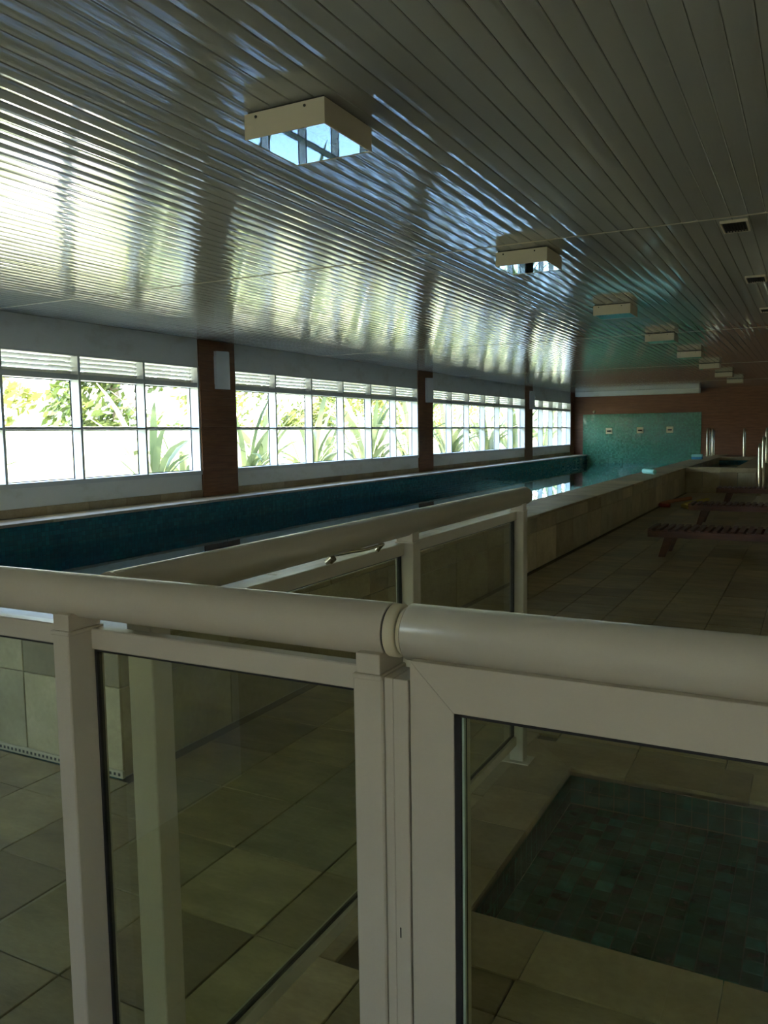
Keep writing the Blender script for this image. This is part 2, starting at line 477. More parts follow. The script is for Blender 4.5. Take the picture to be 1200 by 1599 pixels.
# ------------------------------------------------------------------ floor
KX0, KX1, KY0, KY1 = -0.885, 1.7, 2.205, 3.385        # children's pool
OX0, OX1, OY0, OY1 = -1.125, 1.94, 1.97, 3.655        # outer edge of its coping
fl = MB()
for a, b in (((XPO - 0.02, YN, -0.5), (KX0, YF, -0.014)), ((KX1, YN, -0.5), (XR, YF, -0.014)), ((KX0, KY1, -0.5), (KX1, YF, -0.014)),
             ((XW, YB, -0.5), (XR, KY0, -0.014)), ((XW, KY0, -0.5), (KX0, YN, -0.014)), ((KX1, KY0, -0.5), (XR, YN, -0.014))):
    fl.box(a, b)
fl.box((XW, YN, -0.9), (XPO - 0.02, YF, -0.85))
floor = struct(fl.build('floor', M['grout']))
TX, TY = 0.37, 0.383
cand = []
i0 = -18
for i in range(i0, 16):
    for j in range(-17, 76):
        x0, y0 = -1.40 + TX * i, 1.82 + TY * j
        x1, y1 = x0 + TX, y0 + TY
        # odd stones span two cells or are shifted a little
        g = 0.0022
        x0 += g; x1 -= g; y0 += g; y1 -= g
        if y1 <= YN + 0.1:
            x0 = max(x0, XW + 0.01)
            if x0 < XPO and y1 > YN - 0.03: y1 = YN - 0.03
        else:
            if x0 < XPO + 0.012 and y0 < YN - 0.05: y1 = min(y1, YN - 0.03)
            else: x0 = max(x0, XPO + 0.03)
        x1 = min(x1, XR - 0.01); y1 = min(y1, YF - 0.005); y0 = max(y0, YB + 0.005)
        if x1 - x0 < 0.03 or y1 - y0 < 0.03: continue
        # cut away what the coping of the small pool covers
        if x1 > OX0 and x0 < OX1 and y1 > OY0 and y0 < OY1:
            opts = [(x0, y0, min(x1, OX0 - g), y1), (max(x0, OX1 + g), y0, x1, y1), (x0, y0, x1, min(y1, OY0 - g)), (x0, max(y0, OY1 + g), x1, y1)]
            opts = [o for o in opts if o[2] - o[0] > 0.03 and o[3] - o[1] > 0.03]
            if not opts: continue
            opts.sort(key=lambda o: -(o[2] - o[0]) * (o[3] - o[1]))
            x0, y0, x1, y1 = opts[0]
        seen = x0 < 0.02 and x1 > -2.75 and y1 > 1.25 and y0 > 0.9
        cand.append((0 if seen else 1, math.hypot((x0 + x1) / 2, (y0 + y1) / 2), x0, y0, x1, y1))
cand.sort()
rest = MB()
for k, (ns, d, x0, y0, x1, y1) in enumerate(cand):
    dz = random.uniform(-0.0012, 0.0008)
    if k < 290 and not ns:
        tile('stone_tile', x0, y0, -0.014 , x1, y1, 0.0 + dz * 0, M['floor'], floor, 0.0025)
    else:
        rest.box((x0, y0, -0.014), (x1, y1, 0.0), 0.0)
tag(rest.build('stone_tile_field', M['floor'], floor), kind='stuff')

# coping of the small pool, mitred corners
kid = struct(thing('trim_8', None, None, (OX0, OY0, 0)))
def cop(pts):
    mb = MB(kid.location); mb.prism(pts, 2, -0.025, 0.002)
    return mb.build('coping_stone', M['coping'], kid)
e = 0.0015
ys = [OY0, 2.46, 2.765, 3.08, OY1]
for a, b in zip(ys[:-1], ys[1:]):
    lo = [(OX0, a + e), (KX0, max(a + e, KY0))] if a == OY0 else [(OX0, a + e), (KX0, a + e)]
    hi = [(KX0, KY1 - e), (OX0, b - e)] if b == OY1 else [(KX0, b - e), (OX0, b - e)]
    cop(lo + hi)
for (ya, yb, xs) in ((KY1, OY1, [OX0, -0.655, -0.18, 0.3, 0.78, 1.26, OX1]), (OY0, KY0, [OX0, -0.65, -0.165, 0.32, 0.8, 1.28, OX1])):
    inner, outer = (ya, yb) if ya == KY1 else (yb, ya)
    for a, b in zip(xs[:-1], xs[1:]):
        xa_i = KX0 + e if a == OX0 else a + e
        xb_i = KX1 - e if b == OX1 else b - e
        cop([(xa_i, inner), (xb_i, inner), (b - e, outer), (a + e, outer)])
for a, b in zip(ys[:-1], ys[1:]):
    cop([(KX1, max(a, KY0) + e), (OX1, a + e), (OX1, b - e), (KX1, min(b, KY1) - e)])

# basin of the small pool: every mosaic tile in view is its own piece
basin = thing('wading_pool', 'small sunken wading pool lined with dark green mosaic behind the gate', 'pool', (KX0, KY0, -0.4))
bb = MB(basin.location)
ZK = -0.1545
bb.box((KX0 - 0.02, KY0 - 0.02, ZK - 0.05), (KX1 + 0.02, KY1 + 0.02, ZK - 0.008))
bb.box((KX0 - 0.02, KY0, ZK - 0.01), (KX0 - 0.004, KY1, -0.026)); bb.box((KX1 + 0.004, KY0, ZK - 0.01), (KX1 + 0.02, KY1, -0.026))
bb.box((KX0, KY1 + 0.004, ZK - 0.01), (KX1, KY1 + 0.02, -0.026)); bb.box((KX0, KY0 - 0.02, ZK - 0.01), (KX1, KY0 - 0.004, -0.026))
bb.build('basin_shell', plain('mosaic_grout', (0.05, 0.065, 0.05), 0.7), basin)
def kidtile():
    t = NT('wading_pool_tile'); t.set(Roughness=0.22)
    oi = t.add('ObjectInfo'); nz = t.noise(t.pos(), 21, 2)
    c = t.ramp(oi.outputs['Random'], [(0.0, (0.014, 0.055, 0.043)), (0.45, (0.020, 0.095, 0.080)), (0.8, (0.035, 0.14, 0.12)), (0.93, (0.05, 0.21, 0.19)), (1.0, (0.045, 0.055, 0.028))])
    c = t.mix(c, t.ramp(nz.outputs[0], [(0.3, (0.55, 0.6, 0.5)), (0.7, (1.1, 1.1, 1.1))]), 1.0, 'MULTIPLY')
    t.link(c, t.p.inputs['Base Color']); return t.m
M['kidtile'] = kidtile()
S = 0.062
tm = MB(); tm.box((-S / 2 + 0.002, -S / 2 + 0.002, -0.004), (S / 2 - 0.002, S / 2 - 0.002, 0.004), 0.0015)
tme = tm.mesh('mosaic_tile'); tme.materials.append(M['kidtile'])
cnt = 0
restf = MB(basin.location); restm = []
spots = []
for i in range(int((KX1 - KX0) / S)):
    for j in range(int((KY1 - KY0) / S)):
        spots.append((KX0 + S * (i + 0.5), KY0 + S * (j + 0.5)))
spots.sort(key=lambda p: (p[0] > 0.05, p[1] > 3.35, math.hypot(*p)))
for k, (x, y) in enumerate(spots):
    if k < 292: link('mosaic_tile', tme, None, basin, (x - KX0, y - KY0, ZK - 0.004 + 0.4))
    else: restf.box((x - S / 2 + 0.002, y - S / 2 + 0.002, ZK - 0.008), (x + S / 2 - 0.002, y + S / 2 - 0.002, ZK))
for side in range(4):
    n = int(((KY1 - KY0) if side < 2 else (KX1 - KX0)) / S)
    for i in range(n):
        for j in range(2):
            z = -0.028 - S * (j + 0.5)
            u = S * (i + 0.5); h = S / 2 - 0.002
            if side == 0: restf.box((KX0 - 0.004, KY0 + u - h, z - h), (KX0 + 0.003, KY0 + u + h, z + h))
            if side == 1: restf.box((KX1 - 0.003, KY0 + u - h, z - h), (KX1 + 0.004, KY0 + u + h, z + h))
            if side == 2: restf.box((KX0 + u - h, KY1 - 0.003, z - h), (KX0 + u + h, KY1 + 0.004, z + h))
            if side == 3: restf.box((KX0 + u - h, KY0 - 0.004, z - h), (KX0 + u + h, KY0 + 0.003, z + h))
tag(restf.build('mosaic_tile_field', plain('wading_pool_tile_far', (0.022, 0.10, 0.085), 0.22, nscale=15, namt=0.5), basin), kind='stuff')
kw = MB((KX0, KY0, -0.03)); kw.poly([(KX0, KY0, -0.03), (KX1, KY0, -0.03), (KX1, KY1, -0.03), (KX0, KY1, -0.03)], [(0, 1, 2, 3)])
tag(kw.build('wading_pool_water', M['kidwater']), 'still clear water filling the small wading pool', 'water', kind='stuff')

# ------------------------------------------------------------------ long pool
pool = thing('lap_pool', 'long raised indoor lap pool with stone parapet and dark teal lining', 'pool', (XC, YN, 0))
PO = pool.location.copy()
pm = MB(PO)
pm.box((XPI + 0.02, YN + 0.02, -0.02), (XPO - 0.02, YF - 0.01, 0.54))
pm.box((XC - 0.01, YN + 0.02, -0.02), (XPI + 0.02, YN + 0.56, 0.54))
pm.box((XW + 0.002, YN + 0.02, -0.02), (XC - 0.01, YF - 0.01, 0.54))
pm.build('pool_core', M['concrete'], pool)
for nm, a, b, mt in (('pool_lining', (XC - 0.012, YN + 0.56, -0.86), (XC, YF - 0.021, 0.54), 'teal_x'), ('pool_lining', (XPI, YN + 0.56, -0.86), (XPI + 0.02, YF - 0.021, 0.54), 'teal_x'),
                     ('pool_lining', (XC, YN + 0.56, -0.86), (XPI, YN + 0.57, 0.54), 'teal_y'), ('pool_lining', (XC, YN + 0.56, -0.86), (XPI, YF - 0.021, -0.85), 'teal_floor')):
    bx(nm, a, b, M[mt], pool)
def run(name, c0, c1, step, jitter, place):
    y = c0
    while y < c1 - 0.05:
        L = step * random.uniform(1 - jitter, 1 + jitter)
        e_ = min(y + L, c1)
        if c1 - e_ < 0.2: e_ = c1
        place(y + 0.0015, e_ - 0.0015); y = e_
def local(x0, y0, z0, x1, y1, z1, mat, name, bev=0.003):
    return tile(name, x0 - PO.x, y0 - PO.y, z0 - PO.z, x1 - PO.x, y1 - PO.y, z1 - PO.z, mat, pool, bev)
run('', YN - 0.01, YF - 0.022, 0.86, 0.0, lambda a, b: local(XPI - 0.008, a, 0.54, XPO + 0.01, b, ZT, M['coping'], 'coping_stone', 0.006))
run('', XC, XPI - 0.01, 0.86, 0.0, lambda a, b: local(a, YN - 0.01, 0.54, b, YN + 0.57, ZT, M['coping'], 'coping_stone', 0.006))
run('', YN, YF - 0.01, 0.74, 0.0, lambda a, b: local(XPO - 0.02, a, 0.0, XPO, b, 0.388, M['parapet'], 'facing_stone', 0.003))
run('', YN, YF - 0.01, 0.74, 0.0, lambda a, b: local(XPO - 0.02, a, 0.391, XPO, b, 0.539, M['parapet'], 'facing_stone', 0.003))
run('', -6.87, XPO, 0.74, 0.0, lambda a, b: local(a, YN, 0.0, b, YN + 0.02, 0.388, M['parapet'], 'facing_stone', 0.003))
run('', -6.87, XPO, 0.74, 0.0, lambda a, b: local(a, YN, 0.391, b, YN + 0.02, 0.539, M['parapet'], 'facing_stone', 0.003))
run('', YN, YF - 0.022, 0.74, 0.0, lambda a, b: local(XW + 0.032, a, 0.54, XC + 0.004, b, ZT, M['edge'], 'coping_stone', 0.005))
wt = MB((XC, YN + 0.57, ZWAT)); wt.poly([(XC, YN + 0.57, ZWAT), (XPI, YN + 0.57, ZWAT), (XPI, YF - 0.021, ZWAT), (XC, YF - 0.021, ZWAT)], [(0, 1, 2, 3)])
tag(wt.build('lap_pool_water', M['water']), 'still blue water of the long lap pool', 'water', kind='stuff')
# perforated drain strip along the foot of the near end
ds = thing('drain_strip', 'pale perforated drain strip along the foot of the pool end wall', 'drain', (XW, YN - 0.014, 0))
bx('strip', (XW + 0.02, YN - 0.016, 0.0), (XPO + 0.01, YN - 0.001, 0.033), M['plastic'], ds, 0.002)
hol = MB(ds.location)
xx = XW + 0.04
while xx < XPO:
    hol.box((xx, YN - 0.0175, 0.011), (xx + 0.011, YN - 0.0155, 0.023)); xx += 0.026
tag(hol.build('slot_row', M['dark'], ds), kind='stuff')
# skirting on the window wall
base = struct(thing('baseboard_left', None, None, (XW, 0, ZT)))
for (a, b) in [(PIL[i][1], PIL[i + 1][0]) for i in range(0, 4)]:
    run('', a, b, 0.62, 0.0, lambda p, q: tile('skirting_stone', 0.0006, p, 0.0, 0.02, q, 0.10, M['skirt'], base, 0.002))

# ------------------------------------------------------------------ windows
def window(n, y0, y1, k):
    W = struct(thing('window_%d' % n, None, None, (XW, y0, ZS)))
    XO = XW - 0.15
    fr = MB(W.location)
    fr.box((XO, y0, ZS), (XW + 0.02, y1, ZS + 0.055)); fr.box((XO, y0, ZH - 0.025), (XW + 0.012, y1, ZH))
    fr.box((XO, y0, ZS + 0.055), (XW + 0.012, y0 + 0.03, ZH - 0.025)); fr.box((XO, y1 - 0.03, ZS + 0.055), (XW + 0.012, y1, ZH - 0.025))
    fr.build('window_frame', M['frame'], W)
    st = (y1 - y0) / k
    for i in range(1, k):
        y = y0 + st * i
        bx('mullion', (XO, y - 0.018, ZS + 0.055), (XW + 0.008, y + 0.018, ZH - 0.025), M['frame'], W, 0.002)
    bx('transom', (XO, y0 + 0.03, 2.135), (XW + 0.004, y1 - 0.03, 2.20), M['frame'], W, 0.002)
    bx('transom', (XO + 0.004, y0 + 0.03, 1.545), (XW + 0.004, y1 - 0.03, 1.572), M['frame'], W, 0.002)
    for i in range(k):
        a = y0 + st * i + (0.03 if i == 0 else 0.018); b = y0 + st * (i + 1) - (0.03 if i == k - 1 else 0.018)
        for z0, z1 in ((ZS + 0.055, 1.545), (1.572, 2.135)):
            g = MB(W.location)
            xg = XO + 0.012
            g.box((xg, a, z0), (xg + 0.005, a + 0.012, z1)); g.box((xg, b - 0.012, z0), (xg + 0.005, b, z1))
            g.box((xg, a, z0), (xg + 0.005, b, z0 + 0.01)); g.box((xg, a, z1 - 0.01), (xg + 0.005, b, z1))
            gk = g.build('gasket', M['dark'], W)
            p = MB(W.location); p.poly([(xg + 0.002, a, z0), (xg + 0.002, b, z0), (xg + 0.002, b, z1), (xg + 0.002, a, z1)], [(0, 1, 2, 3)])
            gk.parent = p.build('pane', M['pane'], W)
        nsl = 4
        for q in range(nsl):
            zc_ = 2.20 + (q + 0.5) * (ZH - 0.025 - 2.20) / nsl
            s = MB(W.location)
            s.prism([(XO + 0.012, zc_ - 0.027), (XO + 0.016, zc_ - 0.027), (XO + 0.050, zc_ + 0.019), (XO + 0.046, zc_ + 0.019)], 1, a, b)
            # prism on axis 1 takes (x, z) pairs
            s.build('louver_slat', M['louver'], W)
    return W
for n, (a, b, k) in enumerate(BAYS): window(n + 1, a, b, k)

# ------------------------------------------------------------------ outside
struct(bx('ground', (-60, -40, -0.12), (XW - 0.22, 90, 0.1), M['grass']))
struct(bx('forecourt', (XW - 0.22, -40, -0.12), (40, YB - 0.2, 0.0), M['paving']))
gp = thing('garden_path', 'pale stone path across the lawn outside the nearest window', 'path', (-10.6, 9.0, 0.1))
for i in range(5):
    for j in range(2):
        bx('paving_slab', (-13.5 + i * 1.06, 8.7 + j * 0.72, 0.1), (-13.5 + i * 1.06 + 1.04, 8.7 + j * 0.72 + 0.70, 0.125), M['paving'], gp, 0.006)
gw = thing('garden_wall', 'pale garden wall behind the plants outside the windows', 'wall', (-13.6, 10, 0.1))
bx('wall_body', (-13.75, -14, 0.1), (-13.6, 48, 1.62), M['garden_wall'], gw, 0.01)
bx('wall_cap', (-13.8, -14, 1.62), (-13.55, 48, 1.68), M['garden_wall'], gw, 0.01)
# sword-leaved plants: a few leaf shapes shared by all of them
def blade(L, wd, bend, twist):
    mb = MB(); vs = []; n = 9
    for i in range(n):
        t = i / (n - 1)
        ang = bend * t * t
        x = L * (t * math.sin(ang * 0.75)); z = L * t * math.cos(ang * 0.6)
        hw = wd * 0.5 * (0.55 + 1.1 * t) * (1 - t ** 3.2) + 0.001
        tw = twist * t
        for s in (-1, 0, 1):
            vs.append((x + s * hw * math.sin(tw) - (0.012 if s == 0 else 0), s * hw * math.cos(tw), z))
    fs = []
    for i in range(n - 1):
        for j in range(2):
            fs.append((i * 3 + j, i * 3 + j + 1, i * 3 + j + 4, i * 3 + j + 3))
    mb.poly(vs, fs, True)
    me = mb.mesh('leaf'); me.materials.append(M['blade']); return me
blades = [blade(1.55, 0.10, 0.5, 0.3), blade(1.9, 0.12, 0.9, -0.4), blade(1.3, 0.09, 1.2, 0.6), blade(2.1, 0.11, 0.35, 0.2), blade(1.7, 0.13, 1.6, -0.2)]
places = ['at the window nearest the camera', 'outside the second window', 'outside the third window', 'outside the farthest window']
clump_y = [(-2.5, -10.4), (0.6, -10.0), (3.4, -10.2), (5.4, -10.6), (7.0, -10.0), (10.6, -10.0), (11.9, -10.5), (13.2, -10.0), (14.4, -10.5), (15.6, -10.0), (16.9, -10.5), (18.2, -10.0), (19.5, -10.5), (20.8, -10.0), (22.1, -10.5), (23.4, -10.0), (24.9, -10.5), (26.3, -9.8), (27.9, -10.6), (29.6, -9.9), (31.5, -10.5), (33.6, -10.0), (36.0, -10.6)]
order = ['first', 'second', 'third', 'fourth', 'fifth', 'sixth', 'seventh', 'eighth', 'ninth', 'tenth', 'eleventh', 'twelfth', 'thirteenth', 'fourteenth', 'fifteenth', 'sixteenth', 'seventeenth', 'eighteenth', 'nineteenth', 'twentieth', 'twenty-first', 'twenty-second', 'twenty-third']
for ci, (cy, cx) in enumerate(clump_y):
    cl = thing('sword_leaved_plant', 'green sword-leaved plant outside the windows, %s along from the camera' % order[ci], 'plant', (cx, cy, 0.1), 'sword-leaved plants outside the windows')
    nl = 18 if cy > 10 else 12
    sc = random.uniform(1.35, 1.75) if cy > 19 else random.uniform(1.05, 1.4) if cy > 10 else random.uniform(0.9, 1.1)
    for k in range(nl):
        me = random.choice(blades)
        o = link('leaf', me, None, cl)
        az = 2 * math.pi * (k + random.random() * 0.8) / nl
        o.rotation_euler = (0, random.uniform(0.02, 0.34) * (0.35 if math.cos(az) > 0.3 else 1.0), az)
        o.location = (0.06 * math.cos(az), 0.06 * math.sin(az), 0)
        o.scale = (sc, sc, sc * random.uniform(0.8, 1.15))
    stem = MB(cl.location); stem.tube([(cx, cy, 0.1), (cx, cy, 0.32)], [0.09, 0.11], 8); stem.build('stem', M['bark'], cl)
# trees behind the garden wall
def tree(x, y, h, rad, nleaf, label, lsize=0.16):
    t = thing('garden_tree', label, 'tree', (x, y, 0.1), 'trees behind the garden wall')
    tr = MB(t.location); tr.tube([(x, y, 0.1), (x + 0.1, y, h * 0.45), (x - 0.1, y + 0.1, h * 0.8)], [0.16, 0.11, 0.04], 8)
    for k in range(5):
        a = 2 * math.pi * k / 5
        tr.tube([(x + 0.05, y, h * (0.3 + 0.08 * k)), (x + math.cos(a) * rad * 0.7, y + math.sin(a) * rad * 0.7, h * (0.5 + 0.09 * k))], [0.06, 0.015], 6)
    tr.build('trunk', M['bark'], t)
    vs = []; fs = []
    lob = [(random.gauss(0, rad * 0.5), random.gauss(0, rad * 0.5), h * random.uniform(0.22, 0.95), rad * random.uniform(0.3, 0.6)) for _ in range(16)]
    for k in range(nleaf):
        lx, ly, lz, lr = random.choice(lob)
        d = Vector((random.gauss(0, 1), random.gauss(0, 1), random.gauss(0, 0.8))).normalized() * lr * random.uniform(0.55, 1.0)
        c = Vector((lx, ly, max(0.3, lz))) + d
        n = Vector((random.gauss(0, 1), random.gauss(0, 1), random.gauss(0, 1) + 0.5)).normalized()
        u = n.orthogonal().normalized(); wv = n.cross(u); s = lsize * random.uniform(0.6, 1.2)
        b = len(vs)
        vs += [tuple(c - u * s), tuple(c + wv * s * 0.42), tuple(c + u * s), tuple(c - wv * s * 0.42)]
        fs.append((b, b + 1, b + 2, b + 3))
    me = bpy.data.meshes.new('crown'); me.from_pydata(vs, [], fs); me.update()
    tag(link('crown', me, M['leaf'], t), kind='stuff')
tl = [(-17.5, 12.6, 5.0, 1.3, 1500), (-17.0, 16.6, 5.0, 1.5, 3000), (-18.5, 23.5, 6.0, 1.7, 2200), (-17.5, 27.5, 5.0, 1.7, 2200), (-19.0, 33.0, 6.0, 2.0, 2600), (-19.5, 39.5, 6.0, 2.2, 2600), (-21.0, 48.0, 6.5, 2.5, 3000), (-24.0, 60.0, 7.0, 3.0, 3500), (-17.5, 5.0, 5.5, 1.8, 2200), (-18.0, -3.0, 5.5, 2.0, 2400)]
ordl = ['third', 'fourth', 'fifth', 'sixth', 'seventh', 'eighth', 'ninth', 'farthest', 'second', 'nearest']
for (x, y, h, r_, nl), od in zip(tl, ordl):
    tree(x, y, h, r_, nl, 'yellow-green leafy tree behind the garden wall, %s along the row' % od)

# ------------------------------------------------------------------ railings
RZ, RR = 1.170, 0.039
ZG0, ZG1, ZF0, ZF1 = 0.115, 1.074, 0.075, 1.110
def glass_part(name, a, b, axis, parent):
    g = MB(parent.location); g.box(a, b); return g.build(name, M['glass'], parent)
def saddle(mb, c, along):
    """flared neck that carries the handrail on a post"""
    hx, hy = (0.0192, 0.036) if along == 0 else (0.028, 0.024)
    x, y = c
    mb.box((x - hx - 0.004, y - hy - 0.004, ZF1 - 0.004), (x + hx + 0.004, y + hy + 0.004, ZF1 + 0.004), 0.0015)
    mb.box((x - hx, y - hy, ZF1 + 0.004), (x + hx, y + hy, RZ - RR + 0.012), 0.001)
YA = 1.025
# railing along x in front of the camera
ra = thing('glass_railing', 'white railing with round handrail and glass panels in the left foreground', 'railing', (-1.18, YA, 0))
hp = MB(ra.location); hp.tube([(-2.55, YA, RZ), (-0.527, YA, RZ)], RR, 48); hp.build('handrail', M['rail'], ra)
cp = MB(ra.location)
cp.tube([(-0.527, YA, RZ), (-0.524, YA, RZ)], RR - 0.0025, 48)
cp.build('gap_ring', M['dark'], ra)
cp = MB(ra.location); cp.tube([(-0.524, YA, RZ), (-0.511, YA, RZ), (-0.509, YA, RZ)], [RR - 0.001, RR - 0.001, RR - 0.006], 48); cp.build('end_cap', M['rail_cap'], ra)
posts_a = [-2.35, -1.1575, -0.548]
for x in posts_a:
    p = MB(ra.location); p.box((x - 0.0195 , YA - 0.045, 0.006), (x + (0.0195 if x < -1 else 0.027), YA + 0.035, ZF1), 0.002)
    po = p.build('post', M['rail'], ra)
    p = MB(ra.location); saddle(p, (x + (0 if x < -1 else 0.003), YA - 0.006), 0); p.build('saddle', M['rail'], ra).parent = po
    bx('base_plate', (x - 0.045, YA - 0.055, 0.0), (x + 0.045, YA + 0.05, 0.007), M['rail'], ra, 0.001).parent = po
for x0, x1 in ((-2.33, -1.1775), (-1.1375, -0.568)):
    YG = YA + 0.018
    bx('top_rail', (x0, YG - 0.013, ZG1 - 0.002), (x1, YG + 0.013, ZF1), M['rail'], ra, 0.002)
    bx('bottom_rail', (x0, YG - 0.013, ZF0), (x1, YG + 0.013, ZG0), M['rail'], ra, 0.002)
    g = MB(ra.location)
    for a, b in (((x0, YG - 0.006, ZG1 - 0.007), (x1, YG + 0.006, ZG1 - 0.002)), ((x0, YG - 0.006, ZG0), (x1, YG + 0.006, ZG0 + 0.006)),
                 ((x0, YG - 0.006, ZG0), (x0 + 0.005, YG + 0.006, ZG1)), ((x1 - 0.005, YG - 0.006, ZG0), (x1, YG + 0.006, ZG1))): g.box(a, b)
    g.build('gasket', M['rubber'], ra)
    glass_part('glass_pane', (x0 + 0.005, YG - 0.003, ZG0 + 0.006), (x1 - 0.005, YG + 0.003, ZG1 - 0.007), 0, ra)
# closing jamb beside the gate, with its keyhole
bx('gate_jamb', (-0.5205, YA - 0.040, 0.02), (-0.5065, YA + 0.02, ZF1 + 0.002), M['rail'], ra, 0.001)
bx('gate_jamb', (-0.506, YA - 0.041, 0.02), (-0.483, YA + 0.02, ZF1 + 0.002), M['rail'], ra, 0.001)
bx('keyhole', (-0.4995, YA - 0.0416, 0.735), (-0.4977, YA - 0.040, 0.750), M['dark'], ra)

# gate
ga = thing('railing_gate', 'white framed glass gate with round handrail in the right foreground', 'gate', (-0.488, YA, 0))
hp = MB(ga.location); hp.tube([(-0.4985, YA, RZ), (-0.496, YA, RZ), (0.46, YA, RZ)], [RR - 0.003, RR + 0.001, RR + 0.001], 48); hp.build('handrail', M['rail'], ga)
hp = MB(ga.location); hp.tube([(-0.506, YA, RZ), (-0.4985, YA, RZ)], [RR - 0.006, RR - 0.001], 48); hp.build('end_cap', M['rail_cap'], ga)
GX0, GX1, GZ0, GZ1, FW = -0.4805, 0.46, 0.05, 1.140, 0.065
for pts in ([(GX0, GZ0), (GX0 + FW, GZ0 + FW), (GX0 + FW, GZ1 - FW), (GX0, GZ1)], [(GX0, GZ1), (GX0 + FW, GZ1 - FW), (GX1 - FW, GZ1 - FW), (GX1, GZ1)],
            [(GX1, GZ1), (GX1 - FW, GZ1 - FW), (GX1 - FW, GZ0 + FW), (GX1, GZ0)], [(GX1, GZ0), (GX1 - FW, GZ0 + FW), (GX0 + FW, GZ0 + FW), (GX0, GZ0)]):
    cx_ = sum(p[0] for p in pts) / 4; cz_ = sum(p[1] for p in pts) / 4
    mb = MB(ga.location); mb.prism(pts, 1, YA - 0.040, YA + 0.02)
    me = mb.mesh('gate_frame')
    bm = bmesh.new(); bm.from_mesh(me); bmesh.ops.bevel(bm, geom=bm.edges[:], offset=0.0008, segments=1, affect='EDGES'); bm.to_mesh(me); bm.free()
    link('gate_frame', me, M['rail'], ga)
g = MB(ga.location)
ix0, ix1, iz0, iz1 = GX0 + FW, GX1 - FW, GZ0 + FW, GZ1 - FW
for a, b in (((ix0, YA - 0.0385, iz0), (ix0 + 0.009, YA - 0.015, iz1)), ((ix1 - 0.009, YA - 0.0385, iz0), (ix1, YA - 0.015, iz1)),
             ((ix0, YA - 0.0385, iz1 - 0.004), (ix1, YA - 0.015, iz1)), ((ix0, YA - 0.0385, iz0), (ix1, YA - 0.015, iz0 + 0.006))): g.box(a, b)
g.build('gasket', M['rubber'], ga)
bx('glass_edge', (ix0 + 0.0092, YA - 0.034, iz0 + 0.006), (ix0 + 0.0125, YA - 0.028, iz1 - 0.0042), M['glass_edge'], ga)
glass_part('glass_pane', (ix0 + 0.0126, YA - 0.034, iz0 + 0.006), (ix1 - 0.009, YA - 0.028, iz1 - 0.0042), 0, ga)

# railing along y, from the front railing to its end post by the small pool
XB = -1.117
rb = thing('glass_railing', 'white glass panel railing running back from the foreground rail beside the pool', 'railing', (XB, 3.37, 0))
hp = MB(rb.location); hp.tube([(XB, YA + RR * 0.9, RZ), (XB, 3.452, RZ), (XB, 3.462, RZ)], [RR, RR, RR - 0.006], 48); hp.build('handrail', M['rail'], rb)
posts_b = [1.153, 2.288, 3.378]
for y in posts_b:
    po = bx('post', (XB - 0.031, y - 0.027, 0.006), (XB + 0.031, y + 0.027, ZF1), M['rail'], rb, 0.002)
    p = MB(rb.location); saddle(p, (XB, y), 1); p.build('saddle', M['rail'], rb).parent = po
    bx('base_plate', (XB - 0.066, y - 0.02 - 0.03, 0.0), (XB + 0.06, y + 0.05, 0.007), M['rail'], rb, 0.001).parent = po
XG = XB - 0.017
for y0, y1 in ((1.18, 2.261), (2.315, 3.351)):
    bx('top_rail', (XG - 0.018, y0, ZG1 - 0.002), (XG + 0.018, y1, ZF1), M['rail'], rb, 0.002)
    bx('bottom_rail', (XG - 0.018, y0, ZF0), (XG + 0.018, y1, ZG0), M['rail'], rb, 0.002)
    g = MB(rb.location)
    for a, b in (((XG - 0.006, y0, ZG1 - 0.007), (XG + 0.006, y1, ZG1 - 0.002)), ((XG - 0.006, y0, ZG0), (XG + 0.006, y1, ZG0 + 0.006)),
                 ((XG - 0.006, y0, ZG0), (XG + 0.006, y0 + 0.006, ZG1)), ((XG - 0.007, y1 - (0.006 if y1 < 3 else 0.02), ZG0), (XG + 0.007, y1, ZG1))): g.box(a, b)
    g.build('gasket', M['rubber'], rb)
    glass_part('glass_pane', (XG - 0.003, y0 + 0.006, ZG0 + 0.006), (XG + 0.003, y1 - (0.006 if y1 < 3 else 0.02), ZG1 - 0.008), 1, rb)
# steel latch lying on the top rail
lt = MB(rb.location)
lt.tube([(XG + 0.004, 1.83, ZF1 + 0.001), (XB + 0.004, 1.83, ZF1 + 0.016)], 0.011, 12)
lt.tube([(XG + 0.004, 1.83, ZF1 + 0.018), (XB + 0.006, 1.90, ZF1 + 0.020), (XB + 0.012, 1.98, ZF1 + 0.017), (XB + 0.012, 2.10, ZF1 + 0.017)], 0.005, 8)
lt.tube([(XG + 0.012, 2.09, ZF1 + 0.0), (XB + 0.012, 2.09, ZF1 + 0.02)], 0.008, 10)
lt.build('latch', M['chrome'], rb)

